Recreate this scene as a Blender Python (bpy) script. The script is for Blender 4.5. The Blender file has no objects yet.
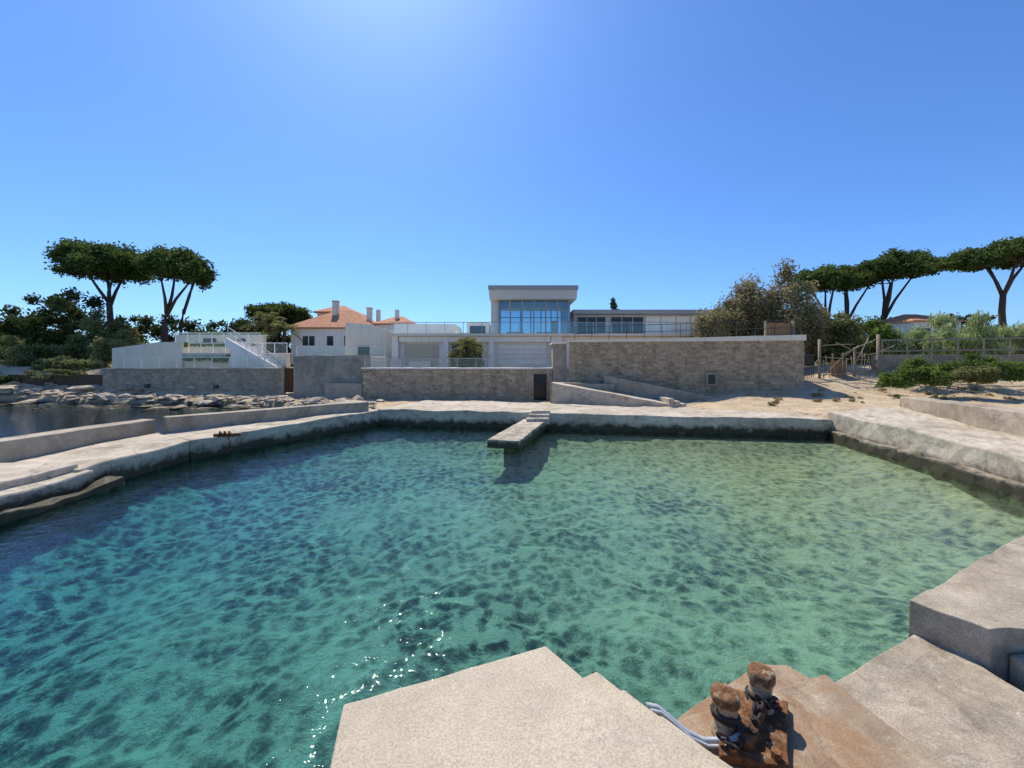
import bpy, bmesh, math, random
import numpy as np
from mathutils import Vector, noise, Matrix
random.seed(5); rng=np.random.default_rng(5)
S=bpy.context.scene
COL=S.collection
# ------------------------------------------------------------ node helpers
class NT:
    def __init__(s,name):
        s.m=bpy.data.materials.new(name); s.m.use_nodes=True
        s.t=s.m.node_tree; s.t.nodes.clear()
        s.out=s.n('ShaderNodeOutputMaterial')
        s.tc=s.n('ShaderNodeTexCoord'); s.co=s.tc.outputs['Object']
    def n(s,ty,ins=None,**kw):
        nd=s.t.nodes.new(ty)
        for k,v in kw.items(): setattr(nd,k,v)
        if ins:
            for k,v in ins.items(): s.set(nd.inputs[k],v)
        return nd
    def set(s,sock,v):
        if isinstance(v,bpy.types.NodeSocket): s.t.links.new(v,sock)
        else:
            if sock.type=='RGBA' and len(v)==3: v=(*v,1)
            sock.default_value=v
    def noise(s,scale,detail=6,rough=.6,co=None,dist=0):
        return s.n('ShaderNodeTexNoise',{'Vector':co or s.co,'Scale':scale,'Detail':detail,'Roughness':rough,'Distortion':dist}).outputs['Fac']
    def ramp(s,fac,stops,interp='LINEAR'):
        r=s.n('ShaderNodeValToRGB',{'Fac':fac}); cr=r.color_ramp; cr.interpolation=interp
        while len(cr.elements)<len(stops): cr.elements.new(.5)
        for e,(p,c) in zip(cr.elements,stops):
            e.position=p; e.color=(*c,1) if len(c)==3 else c
        return r.outputs['Color']
    def mix(s,fac,a,b,mode='MIX'):
        m=s.n('ShaderNodeMix',data_type='RGBA',blend_type=mode)
        s.set(m.inputs[0],fac); s.set(m.inputs[6],a); s.set(m.inputs[7],b)
        return m.outputs[2]
    def math(s,op,a,b=0.0,clamp=False):
        m=s.n('ShaderNodeMath',operation=op,use_clamp=clamp); s.set(m.inputs[0],a); s.set(m.inputs[1],b)
        return m.outputs[0]
    def mr(s,v,a,b,c=0.0,d=1.0):
        return s.n('ShaderNodeMapRange',{0:v,1:a,2:b,3:c,4:d}).outputs[0]
    def sep(s,v=None):
        return s.n('ShaderNodeSeparateXYZ',{0:v or s.co}).outputs
    def bump(s,h,strength,dist,nrm=None):
        b=s.n('ShaderNodeBump',{'Height':h,'Strength':strength,'Distance':dist})
        if nrm: s.set(b.inputs['Normal'],nrm)
        return b.outputs[0]
    def bsdf(s,col,rough=.85,nrm=None,metal=0.,spec=.3):
        p=s.n('ShaderNodeBsdfPrincipled',{'Base Color':col,'Roughness':rough,'Metallic':metal,'Specular IOR Level':spec})
        if nrm: s.set(p.inputs['Normal'],nrm)
        s.t.links.new(p.outputs[0],s.out.inputs[0]); return p

def concrete(name,lo,hi,wet=True,scale=1.0,crack=.5,rust=0.,bumpd=.02,pebble=.5,stain=.55):
    k=NT(name)
    big=k.noise(.55*scale,4,.65); mid=k.noise(3.2*scale,5,.7,dist=.4); fine=k.noise(95,3,.75)
    f=k.math('ADD',k.math('MULTIPLY',big,.5),k.math('MULTIPLY',mid,.5))
    c=k.ramp(f,[(.38,lo),(.60,hi)])
    st=k.noise(1.3*scale,8,.78,dist=.8)
    c=k.mix(k.mr(st,.50,.64,0,stain),c,tuple(x*.48 for x in lo))
    lich=k.noise(9*scale,4,.8)
    c=k.mix(k.mr(lich,.58,.66,0,.5),c,(hi[0]*1.25,hi[1]*1.22,hi[2]*1.18))
    if rust:
        x,y,z=k.sep()
        dx=k.math('SUBTRACT',x,1.4); dy=k.math('SUBTRACT',y,2.1)
        rr=k.math('SQRT',k.math('ADD',k.math('MULTIPLY',dx,dx),k.math('MULTIPLY',dy,dy)))
        r=k.math('ADD',k.noise(3.6,7,.7,dist=.6),k.mr(rr,.1,1.2,.14,-.12))
        c=k.mix(k.mr(r,.42,.66,0,rust),c,(.32,.175,.085))
    sp=k.mr(fine,.40,.66,.0,.5*pebble)
    c=k.mix(sp,c,tuple(x*.5 for x in lo))
    h=k.math('ADD',k.math('MULTIPLY',mid,.6),k.math('MULTIPLY',fine,.25))
    if crack:
        wv=k.n('ShaderNodeTexNoise',{'Vector':k.co,'Scale':1.6,'Detail':5,'Roughness':.7}).outputs['Color']
        wco=k.mix(.75,k.co,wv,'ADD')
        vo=k.n('ShaderNodeTexVoronoi',{'Vector':wco,'Scale':.42*scale},feature='DISTANCE_TO_EDGE').outputs['Distance']
        ck=k.math('MULTIPLY',k.mr(vo,.002,.012,1,0),k.mr(big,.40,.52))
        c=k.mix(k.math('MULTIPLY',ck,crack),c,(.06,.05,.04))
        h=k.math('SUBTRACT',h,k.math('MULTIPLY',ck,.5*crack))
    rough=.88
    if wet:
        z=k.sep()[2]
        zz=k.math('ADD',z,k.mr(mid,.3,.7,.14,-.14))
        w=k.mr(zz,.20,.40,1,0)
        c=k.mix(w,c,(.050,.043,.024))
        c=k.mix(k.mr(zz,-.18,-.02,1,0),c,k.ramp(mid,[(.4,(.06,.07,.045)),(.6,(.20,.21,.15))]))
        rough=k.mr(w,0,1,.88,.6)
    k.bsdf(c,rough,k.bump(h,.9,bumpd)); return k.m

def plain(name,col,rough=.7,var=.15,metal=0.,scale=3,bmp=.004):
    k=NT(name); n=k.noise(scale,5,.7)
    c=k.mix(k.mr(n,.35,.7,0,var*2),col,tuple(x*.55 for x in col))
    k.bsdf(c,rough,k.bump(k.noise(40,2),.4,bmp),metal); return k.m
def render_wall(name,col):
    k=NT(name)
    mp=k.n('ShaderNodeMapping',{'Vector':k.co,'Scale':(2.2,2.2,.22)}).outputs[0]
    s=k.noise(1.6,5,.7,co=mp); n=k.noise(.7,4,.7)
    c=k.mix(k.mr(s,.50,.72,0,.45),col,tuple(x*.55 for x in col))
    c=k.mix(k.mr(n,.45,.7,0,.25),c,(col[0]*.75,col[1]*.70,col[2]*.6))
    k.bsdf(c,.85,k.bump(k.noise(30,2),.3,.006)); return k.m

def stonewall(name,a,b,mortar,w=.42,h=.2,patina=(.46,.365,.245)):
    k=NT(name)
    x,y,z=k.sep()
    co=k.n('ShaderNodeCombineXYZ',{0:k.math('ADD',x,k.math('MULTIPLY',y,.7)),1:z,2:0.0}).outputs[0]
    wv=k.n('ShaderNodeTexNoise',{'Vector':k.co,'Scale':2.6,'Detail':3}).outputs['Color']
    co=k.mix(.22,co,wv,'ADD')
    br=k.n('ShaderNodeTexBrick',{'Vector':co,'Color1':(0,0,0,1),'Color2':(1,1,1,1),'Mortar':(.5,.5,.5,1),'Scale':1.0,'Mortar Size':.020,'Mortar Smooth':.5,'Bias':0.,'Brick Width':w,'Row Height':h},offset=.43,squash=.7,squash_frequency=3)
    tone=k.ramp(br.outputs['Color'],[(0,a),(.5,tuple((i+j)/2 for i,j in zip(a,b))),(1,b)])
    n1=k.noise(.45,5,.7); n2=k.noise(5,5,.75)
    tone=k.mix(k.mr(n1,.40,.65,0,.45),tone,patina)
    tone=k.mix(k.mr(n2,.48,.66,0,.75),tone,tuple(q*.42 for q in a))
    c=k.mix(k.math('MULTIPLY',br.outputs['Fac'],.8),tone,mortar)
    mp=k.n('ShaderNodeMapping',{'Vector':k.co,'Scale':(2,2,.3)}).outputs[0]
    c=k.mix(k.mr(k.noise(1.1,4,.7,co=mp),.52,.72,0,.45),c,tuple(q*.45 for q in a))
    hh=k.math('SUBTRACT',k.math('MULTIPLY',n2,.6),br.outputs['Fac'])
    k.bsdf(c,.9,k.bump(hh,.8,.05)); return k.m

M={}
M['conc_fg']=concrete('concrete_pebbled',(.50,.415,.295),(.62,.52,.385),wet=True,crack=.0,bumpd=.014,scale=1.3,pebble=1.3,stain=.22)
M['conc_rust']=concrete('concrete_rusty',(.36,.275,.185),(.54,.435,.305),wet=True,crack=.2,rust=.9,bumpd=.02,scale=1.2,pebble=1.1,stain=.5)
M['conc_slab']=concrete('concrete_worn',(.33,.265,.185),(.58,.49,.365),wet=True,crack=.12,bumpd=.025,scale=1.3,pebble=1.2,stain=.65)
M['conc_quay']=concrete('concrete_quay',(.41,.34,.245),(.66,.57,.44),wet=True,crack=.35,bumpd=.03,scale=.9,stain=.7)
M['conc_wall']=concrete('concrete_render',(.29,.24,.175),(.47,.40,.305),wet=False,crack=.2,scale=.6)
M['conc_parapet']=concrete('concrete_parapet',(.32,.26,.185),(.50,.42,.315),wet=True,crack=.2,scale=.8,stain=.65)
M['stone_tan']=stonewall('stone_tan',(.31,.205,.115),(.58,.43,.275),(.50,.395,.27),.36,.17,(.54,.42,.275))
M['stone_grey']=stonewall('stone_grey',(.33,.235,.145),(.58,.455,.31),(.50,.40,.29),.40,.19,(.52,.42,.29))
M['stone_pale']=stonewall('stone_pale',(.28,.225,.16),(.47,.395,.29),(.42,.355,.26),.42,.20)
M['white']=render_wall('white_render',(.85,.80,.72))
M['cream']=render_wall('cream_render',(.78,.69,.54))
M['beige']=plain('beige_shutter',(.55,.48,.36),.7,.1)
M['grey']=plain('grey_fascia',(.30,.31,.31),.5,.08)
M['lgrey']=plain('light_grey_panel',(.50,.49,.46),.5,.08)
M['dark']=plain('dark_opening',(.03,.034,.038),.15,.1)
M['rusty_door']=plain('rusty_door',(.17,.085,.045),.8,.3)
M['steel']=plain('grey_steel',(.40,.41,.41),.35,.1,metal=.6)
M['dsteel']=plain('dark_steel',(.08,.08,.08),.5,.2)
M['wood']=plain('weathered_wood',(.36,.28,.19),.85,.3,scale=6)
M['brownwood']=plain('brown_wood',(.33,.19,.095),.8,.2,scale=6)
M['bark']=plain('pine_bark',(.11,.072,.047),.95,.4,scale=5,bmp=.05)
M['rope']=plain('grey_hose',(.40,.44,.48),.5,.2,scale=20)
def glassmat(nm,ior,add,tc,gc):
    k=NT(nm)
    f=k.math('ADD',k.n('ShaderNodeFresnel',{'IOR':ior}).outputs[0],add,True)
    tr=k.n('ShaderNodeBsdfTransparent',{'Color':tc}); gl=k.n('ShaderNodeBsdfGlossy',{'Color':gc,'Roughness':.02})
    mx=k.n('ShaderNodeMixShader',{0:f,1:tr.outputs[0],2:gl.outputs[0]})
    k.t.links.new(mx.outputs[0],k.out.inputs[0]); return k.m
M['glass']=glassmat('window_glass',1.6,.10,(.42,.58,.66),(.85,.92,.95))
M['rglass']=glassmat('railing_glass',1.45,.05,(.88,.94,.93),(.9,.95,.95))
def rust():
    k=NT('rusty_iron'); n=k.noise(16,7,.78); n2=k.noise(9,5,.75)
    c=k.ramp(n,[(.32,(.055,.026,.015)),(.48,(.16,.068,.026)),(.66,(.34,.16,.065))])
    c=k.mix(k.mr(n2,.56,.64,0,.8),c,(.40,.30,.19))
    k.bsdf(c,.9,k.bump(n,1,.015)); return k.m
M['rust']=rust()
def postpaint():
    k=NT('flaking_bollard_paint'); n=k.noise(22,7,.78); n2=k.noise(15,6,.8)
    r=k.ramp(n,[(.32,(.065,.032,.018)),(.5,(.19,.09,.04)),(.66,(.34,.19,.10))])
    z=k.sep()[2]
    low=k.math('ADD',n2,k.mr(z,1.0,1.02,.07,-.07))
    c=k.mix(k.mr(low,.46,.56,0,.9),r,(.50,.41,.29))
    k.bsdf(c,.9,k.bump(n,1,.015)); return k.m
M['post']=postpaint()
M['rustdark']=plain('dark_rust_chain',(.05,.038,.033),.8,.3,scale=30,bmp=.01)
def tile():
    k=NT('terracotta_tiles')
    w=k.n('ShaderNodeTexWave',{'Vector':k.co,'Scale':1.6,'Distortion':.3},wave_type='BANDS',bands_direction='X').outputs['Fac']
    n=k.noise(2.5,5,.8)
    c=k.ramp(n,[(.3,(.40,.15,.07)),(.5,(.60,.27,.14)),(.7,(.68,.40,.25))])
    c=k.mix(k.mr(w,0,.4,.5,0),c,(.25,.10,.05))
    k.bsdf(c,.85,k.bump(w,.7,.06)); return k.m
M['tile']=tile()
def foliage(name,dark,light,trans=.35):
    k=NT(name)
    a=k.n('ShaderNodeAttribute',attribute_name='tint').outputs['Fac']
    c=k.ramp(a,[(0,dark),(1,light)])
    d=k.n('ShaderNodeBsdfDiffuse',{'Color':c}); t=k.n('ShaderNodeBsdfTranslucent',{'Color':c})
    mx=k.n('ShaderNodeMixShader',{0:trans,1:d.outputs[0],2:t.outputs[0]})
    k.t.links.new(mx.outputs[0],k.out.inputs[0]); return k.m
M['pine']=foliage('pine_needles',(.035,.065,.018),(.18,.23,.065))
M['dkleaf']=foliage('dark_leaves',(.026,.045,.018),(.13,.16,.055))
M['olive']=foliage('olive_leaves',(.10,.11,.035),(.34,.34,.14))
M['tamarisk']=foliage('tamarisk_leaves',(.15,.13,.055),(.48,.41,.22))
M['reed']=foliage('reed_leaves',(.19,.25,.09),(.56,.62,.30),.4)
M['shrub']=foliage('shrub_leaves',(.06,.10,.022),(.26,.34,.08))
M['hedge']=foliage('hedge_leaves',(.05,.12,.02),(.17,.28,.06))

# ------------------------------------------------------------ mesh helpers
def empty(name,loc=(0,0,0)):
    e=bpy.data.objects.new(name,None); COL.objects.link(e); e.empty_display_size=.1; return e
def obj(name,me,mat,parent=None):
    o=bpy.data.objects.new(name,me); COL.objects.link(o)
    if mat:
        for m in (mat if isinstance(mat,list) else [mat]): me.materials.append(m)
    if parent: o.parent=parent
    return o
def pyobj(name,vs,fs,mat,parent=None,smooth=False):
    me=bpy.data.meshes.new(name); me.from_pydata([tuple(v) for v in vs],[],fs); me.update()
    if smooth: me.polygons.foreach_set('use_smooth',[True]*len(me.polygons))
    return obj(name,me,mat,parent)
def bevel(o,w,seg=2,ang=35):
    b=o.modifiers.new('bevel','BEVEL'); b.width=w; b.segments=seg; b.limit_method='ANGLE'; b.angle_limit=math.radians(ang)
BOXF=[(0,3,2,1),(4,5,6,7),(0,1,5,4),(1,2,6,5),(2,3,7,6),(3,0,4,7)]
def boxes(name,lst,mat,parent=None,bev=0):
    vs=[];fs=[]
    for (x0,x1,y0,y1,z0,z1) in lst:
        b=len(vs); vs+=[(x0,y0,z0),(x1,y0,z0),(x1,y1,z0),(x0,y1,z0),(x0,y0,z1),(x1,y0,z1),(x1,y1,z1),(x0,y1,z1)]
        fs+=[tuple(b+i for i in f) for f in BOXF]
    o=pyobj(name,vs,fs,mat,parent)
    if bev: bevel(o,bev,1)
    return o
def box(name,x0,x1,y0,y1,z0,z1,mat,parent=None,bev=0): return boxes(name,[(x0,x1,y0,y1,z0,z1)],mat,parent,bev)
def slab(name,q,zt,zb,mat,parent=None,res=.3,amp=.02,bev=.02,fine=.3):
    """q: 4 xy corners counter-clockwise, zt: top height or 4 heights"""
    if not hasattr(zt,'__len__'): zt=[zt]*4
    q=[Vector(p) for p in q]
    L=max((q[1]-q[0]).length,(q[2]-q[3]).length); W=max((q[3]-q[0]).length,(q[2]-q[1]).length)
    nu=max(1,min(120,int(L/res))); nv=max(1,min(120,int(W/res))); nw=max(1,min(12,int((max(zt)-zb)/res)))
    def pt(u,v,w):
        p=(q[0]*(1-u)+q[1]*u)*(1-v)+(q[3]*(1-u)+q[2]*u)*v
        z=(zt[0]*(1-u)+zt[1]*u)*(1-v)+(zt[3]*(1-u)+zt[2]*u)*v
        return Vector((p.x,p.y,zb+(z-zb)*w))
    bm=bmesh.new()
    def grid(f,a,b,flip=False):
        g=[[bm.verts.new(f(i/a,j/b)) for j in range(b+1)] for i in range(a+1)]
        for i in range(a):
            for j in range(b):
                F=[g[i][j],g[i+1][j],g[i+1][j+1],g[i][j+1]]
                bm.faces.new(F[::-1] if flip else F)
    grid(lambda u,v:pt(u,v,1),nu,nv); grid(lambda u,v:pt(u,v,0),nu,nv,True)
    grid(lambda u,w:pt(u,0,w),nu,nw); grid(lambda u,w:pt(u,1,w),nu,nw,True)
    grid(lambda v,w:pt(0,v,w),nv,nw,True); grid(lambda v,w:pt(1,v,w),nv,nw)
    bmesh.ops.remove_doubles(bm,verts=bm.verts,dist=1e-4)
    for v in bm.verts:
        c=v.co
        v.co=c+noise.noise_vector(c*.9)*amp+noise.noise_vector(c*4.3)*amp*fine
    bmesh.ops.recalc_face_normals(bm,faces=bm.faces)
    me=bpy.data.meshes.new(name); bm.to_mesh(me); bm.free()
    o=obj(name,me,mat,parent)
    if bev: bevel(o,bev)
    return o
def wall(name,p0,p1,th,z0,z1,mat,parent=None,z1b=None,amp=.02,res=.6,bev=.015):
    p0=Vector(p0);p1=Vector(p1); d=(p1-p0).normalized(); n=Vector((-d.y,d.x))*th
    zb=z1 if z1b is None else z1b
    return slab(name,[p0,p1,p1+n,p0+n],[z1,zb,zb,z1],z0,mat,parent,res=res,amp=amp,bev=bev)
def tube(pts,rad,seg=8,vs=None,fs=None):
    if vs is None: vs=[];fs=[]
    b=len(vs); pts=[Vector(p) for p in pts]
    for i,p in enumerate(pts):
        d=(pts[min(i+1,len(pts)-1)]-pts[max(i-1,0)]).normalized()
        a=d.orthogonal().normalized() if abs(d.z)>.99 else d.cross(Vector((0,0,1))).normalized()
        c=d.cross(a); r=rad[i] if hasattr(rad,'__len__') else rad
        for k in range(seg):
            t=2*math.pi*k/seg; vs.append(p+a*math.cos(t)*r+c*math.sin(t)*r)
    for i in range(len(pts)-1):
        for k in range(seg):
            k2=(k+1)%seg; fs.append((b+i*seg+k,b+i*seg+k2,b+(i+1)*seg+k2,b+(i+1)*seg+k))
    fs.append(tuple(b+k for k in range(seg))[::-1]); e=b+(len(pts)-1)*seg; fs.append(tuple(e+k for k in range(seg)))
    return vs,fs
def leaves(name,clumps,n,size,mat,parent=None,up=0.,shell=.5,aspect=.55):
    """clumps: (cx,cy,cz,rx,ry,rz); n leaf faces in total, spread by volume"""
    C=np.array(clumps,float); vol=(C[:,3]*C[:,4]*C[:,5])**.75; pr=vol/vol.sum()
    idx=rng.choice(len(C),n,p=pr)
    d=rng.normal(size=(n,3)); d/=np.linalg.norm(d,axis=1)[:,None]
    r=(shell+(1-shell)*rng.random(n))*(.8+.45*rng.random(n)**2)
    p=C[idx,:3]+d*C[idx,3:]*r[:,None]
    a=rng.normal(size=(n,3)); a[:,2]+=up*rng.random(n)*2; a/=np.linalg.norm(a,axis=1)[:,None]
    b=rng.normal(size=(n,3)); b-=a*(a*b).sum(1)[:,None]; b/=np.linalg.norm(b,axis=1)[:,None]
    s=size*(.5+rng.random(n)); a*=s[:,None]; b*=(s*aspect)[:,None]
    V=np.empty((n,4,3)); V[:,0]=p-a; V[:,1]=p+b; V[:,2]=p+a; V[:,3]=p-b
    me=bpy.data.meshes.new(name); me.vertices.add(n*4); me.vertices.foreach_set('co',V.ravel())
    me.loops.add(n*4); me.loops.foreach_set('vertex_index',np.arange(n*4,dtype=np.int32))
    me.polygons.add(n); me.polygons.foreach_set('loop_start',np.arange(0,n*4,4,dtype=np.int32)); me.polygons.foreach_set('loop_total',np.full(n,4,np.int32))
    me.update()
    ct=rng.random(len(C))
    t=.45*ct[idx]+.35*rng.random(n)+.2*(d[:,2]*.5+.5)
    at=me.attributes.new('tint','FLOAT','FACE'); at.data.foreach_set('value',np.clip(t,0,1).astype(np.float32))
    return obj(name,me,mat,parent)
def umbrella_pine(x,y,z0,ztop,R,thick,lean=(0,0),n=9000,fork=.62,leaf=.22,nc=34,mat='pine',name='umbrella_pine',limbs=3,sk=0.):
    """trunk divides into a few main limbs, each carrying a cluster of foliage pads"""
    e=empty(name)
    T=Vector((x+lean[0],y+lean[1],ztop-thick*.75)); B=Vector((x,y,z0-.5))
    vs=[];fs=[]
    r0=.022*(ztop-z0)+.05
    F=B.lerp(T,fork)+Vector((-lean[0]*.15,0,0))
    tube([B,B.lerp(F,.35)+Vector((.18,0,0)),B.lerp(F,.7)+Vector((-.06,0,0)),F],[r0*1.15,r0*.95,r0*.85,r0*.75],10,vs,fs)
    L=[]
    a0=random.random()*6.28
    for i in range(limbs):
        a=a0+i*6.283/limbs+random.uniform(-.4,.4); q=R*random.uniform(.25,.42)
        E=Vector((T.x+math.cos(a)*q,T.y+math.sin(a)*q,T.z-thick*random.uniform(.0,.25)))
        mid=F.lerp(E,.5)+Vector((math.cos(a)*-.05*R,0,-.04*R))
        st=F-(F-B).normalized()*random.uniform(0,.12)*(F-B).length
        tube([st,mid,E],[r0*.6,r0*.45,r0*.28],8,vs,fs); L.append(E)
    cl=[]
    for i in range(nc):
        a=i*2.39996+random.uniform(-.5,.5); q=math.sqrt((i+.5)/nc)*R*.80*random.uniform(.85,1.12)
        dome=max(0,1-(q/R)**2)**.55
        cx=T.x+math.cos(a)*q; cy=T.y+math.sin(a)*q*.9
        cz=ztop-thick*.90+dome*thick*random.uniform(.15,.72)+sk*(cx-T.x)
        rr=R*random.uniform(.18,.33)
        cl.append((cx,cy,cz,rr,rr,thick*random.uniform(.15,.27)))
    for i in range(nc):
        if i%3==0: continue
        c=Vector(cl[i][:3])-Vector((0,0,cl[i][5]*.3))
        E=min(L,key=lambda p:(p-c).length)
        m=E.lerp(c,.5)+Vector((random.uniform(-.2,.2),random.uniform(-.2,.2),-.06*(c-E).length))
        tube([E,m,c],[r0*.22,r0*.12,r0*.04],5,vs,fs)
    pyobj('trunk_and_limbs',vs,fs,M['bark'],e,True)
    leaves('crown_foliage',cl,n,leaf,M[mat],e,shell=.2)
    return e
def bush(name,x,y,z,rx,ry,rz,n,leaf,mat,k=14,up=0.,stems=True):
    e=empty(name); cl=[]
    for i in range(k):
        a=random.random()*6.283;q=math.sqrt(random.random())*.72; h=random.random()
        s=random.uniform(.22,.42)
        cl.append((x+math.cos(a)*q*rx,y+math.sin(a)*q*ry,z+rz*(.15+1.45*h*(1-q*.6)),rx*s,ry*s,rz*s))
    leaves('foliage',cl,n,leaf,M[mat],e,up=up,shell=.2)
    if stems:
        vs=[];fs=[]
        for c in cl[:8]:
            tube([(x+(c[0]-x)*.2,y,z-.4),(x+(c[0]-x)*.6,y+(c[1]-y)*.5,z+(c[2]-z)*.5),(c[0],c[1],c[2])],[.02*rz+.03,.015*rz+.02,.01],5,vs,fs)
        pyobj('stems',vs,fs,M['bark'],e)
    return e

# ------------------------------------------------------------ ground
def sm(t): t=np.clip(t,0,1); return t*t*(3-2*t)
def hmap(x,y):
    sx=[-400,-40,-28,-17,-10,-6.2,10,12.4,13.2,15,30,400]; sy=[30,27.5,25.5,24.0,21,18.2,16.5,14.5,8.5,3,-10,-200]
    sh=np.interp(x,sx,sy)
    s=sm((y-sh)/1.6+.35)
    base=.42+sm((x-6)/8)*.45+sm((y-18)/7)*sm((x-10)/8)*.95
    base=base+sm((y-20)/8)*sm((x-16)/8)*.9
    back=sm((y-27)/4); base=base*(1-back)+2.3*back
    base=base+sm((y-38)/25)*2.0
    base=base+np.where(x<-40,sm((y-28)/10)*.6,0)
    return -2.2+(base+2.2)*s
def ax(lo,hi,mid0,mid1,step,n):
    a=np.arange(mid0,mid1+step/2,step); g=np.geomspace(1,1+abs(lo-mid0),n)-1; h=np.geomspace(1,1+abs(hi-mid1),n)-1
    return np.concatenate([(mid0-g[1:])[::-1],a,mid1+h[1:]])
xs=ax(-3000,3000,-42,42,.4,26); ys=ax(-600,3000,-2,46,.4,26)
XX,YY=np.meshgrid(xs,ys); ZZ=hmap(XX,YY)
vs=[]
for a,b,c in zip(XX.ravel(),YY.ravel(),ZZ.ravel()):
    if abs(a)<60 and -5<b<60:
        c+=noise.fractal(Vector((a*.35,b*.35,0)),1,2,4)*.16+noise.noise(Vector((a*1.1,b*1.1,3)))*.07
    vs.append((a,b,c))
nx=len(xs); fs=[(j*nx+i,j*nx+i+1,(j+1)*nx+i+1,(j+1)*nx+i) for j in range(len(ys)-1) for i in range(nx-1)]
k=NT('sand_ground')
x,y,z=k.sep()
n1=k.noise(.8,6,.65); n2=k.noise(9,4,.7)
c=k.ramp(n1,[(.3,(.43,.315,.19)),(.6,(.60,.47,.31))])
c=k.mix(k.mr(n2,.45,.7,0,.6),c,(.24,.17,.10))
sc=k.noise(2.2,6,.8); c=k.mix(k.mr(sc,.54,.62,0,.75),c,(.15,.13,.06))
far=k.mr(y,30,44); c=k.mix(far,c,(.10,.11,.05))
wt=k.mr(z,.02,.3,1,0); c=k.mix(wt,c,(.16,.13,.085))
dp=k.mr(z,-.6,-.1,1,0); c=k.mix(dp,c,k.ramp(n1,[(.4,(.07,.09,.06)),(.6,(.30,.31,.21))]))
k.bsdf(c,.95,k.bump(n2,.8,.05))
pyobj('ground',vs,fs,k.m,None,True)

# seabed of the basin: cobbles, weed tufts and sand, caustic-like light painted as veins
k=NT('seabed_weed_sand_caustics')
x,y,z=k.sep()
wv=k.n('ShaderNodeTexNoise',{'Vector':k.co,'Scale':1.0,'Detail':3}).outputs['Color']
wc=k.mix(.6,k.co,wv,'ADD')
patch=k.noise(.30,3,.55,co=wc)
clump=k.noise(3.2,6,.75,co=wc)
fine=k.noise(13,4,.8,co=wc)
tuft_caustic=k.n('ShaderNodeTexVoronoi',{'Vector':k.mix(.35,k.co,k.n('ShaderNodeTexNoise',{'Vector':k.co,'Scale':3,'Detail':4,'Roughness':.7}).outputs['Color'],'ADD'),'Scale':4.6,'Smoothness':.3},feature='SMOOTH_F1').outputs['Distance']  # dark cell centres are tufts, pale veins colour in a caustic-like light pattern
tuft_caustic_mix=k.math('ADD',k.math('MULTIPLY',tuft_caustic,.36),k.math('MULTIPLY',fine,.36)); tuft_caustic_mix=k.math('ADD',tuft_caustic_mix,k.math('MULTIPLY',clump,.48))
bias=k.math('ADD',k.mr(x,-8,8,.08,-.10),k.mr(y,4,13,.05,-.03))
m=k.math('ADD',k.math('MULTIPLY',patch,.80),k.math('MULTIPLY',clump,.25)); m=k.math('ADD',m,bias)
weed=k.mr(m,.46,.60)
sand=k.ramp(tuft_caustic_mix,[(.44,(.14,.16,.10)),(.53,(.28,.295,.20)),(.64,(.44,.44,.31))])
wcol=k.ramp(tuft_caustic_mix,[(.46,(.014,.024,.014)),(.53,(.055,.07,.042)),(.59,(.15,.17,.11)),(.67,(.38,.39,.27))])
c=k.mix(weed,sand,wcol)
k.bsdf(c,.95,k.bump(k.math('ADD',clump,k.math('MULTIPLY',fine,.4)),1,.10))
basin=[(-6.2,17.5),(-9.55,11.2),(-9.2,8.6),(-9.0,2),(-1.5,-8),(3,1),(3.1,2.95),(11,6.5),(12.2,14.6)]
BP=[Vector(p) for p in basin]
def edge_dist(px,py,skip=(3,4,5)):
    best=99; P=Vector((px,py))
    for i in range(len(BP)):
        if i in skip: continue
        A=BP[i];B=BP[(i+1)%len(BP)]; d=B-A; t=max(0,min(1,(P-A).dot(d)/d.length_squared)); best=min(best,(A+d*t-P).length)
    return best
gx=np.arange(-13,13.01,.12); gy=np.arange(-3,18.6,.12); vs=[]
for b in gy:
    for a in gx:
        zz=-1.15+.022*(a+3)+.30*min(1,max(0,(b-8)/7))
        d=edge_dist(a,b); t=max(0,1-d/2.4); zz+=t*t*.72
        q=noise.voronoi(Vector((a*2.1,b*2.1,noise.noise(Vector((a*.8,b*.8,2)))*1.5)))[0]
        zz+=noise.fractal(Vector((a*.5,b*.5,7)),1,2,3)*.12+(.55-min(q[0],1.0))*.14
        vs.append((a,b,min(zz,-.16)))
nx=len(gx); fs=[(j*nx+i,j*nx+i+1,(j+1)*nx+i+1,(j+1)*nx+i) for j in range(len(gy)-1) for i in range(nx-1)]
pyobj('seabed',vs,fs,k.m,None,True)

# water
k=NT('sea_water')
mp=k.n('ShaderNodeMapping',{'Vector':k.co,'Rotation':(0,0,.4),'Scale':(1,1.8,1)}).outputs[0]
a=k.noise(1.3,3,.5,co=mp,dist=.5); b=k.noise(5.5,3,.6,co=mp,dist=.6)
h=k.math('ADD',k.math('MULTIPLY',a,.8),k.math('MULTIPLY',b,.40))
nb=k.bump(h,1,.036)
fr=k.n('ShaderNodeFresnel',{'IOR':1.333,'Normal':nb}).outputs[0]
x,y,z=k.sep()
tcol=k.mix(k.mr(k.math('ADD',x,k.math('MULTIPLY',y,.30)),-7,10),(.23,.68,.83),(.78,.92,.82))
tr=k.n('ShaderNodeBsdfTransparent',{'Color':tcol}); gl=k.n('ShaderNodeBsdfGlossy',{'Color':(1,1,1),'Roughness':.03,'Normal':nb})
mx=k.n('ShaderNodeMixShader',{0:fr,1:tr.outputs[0],2:gl.outputs[0]}); k.t.links.new(mx.outputs[0],k.out.inputs[0])
pyobj('sea_water',[(-3000,-600,0),(3000,-600,0),(3000,3000,0),(-3000,3000,0)],[(0,1,2,3)],k.m)

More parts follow.
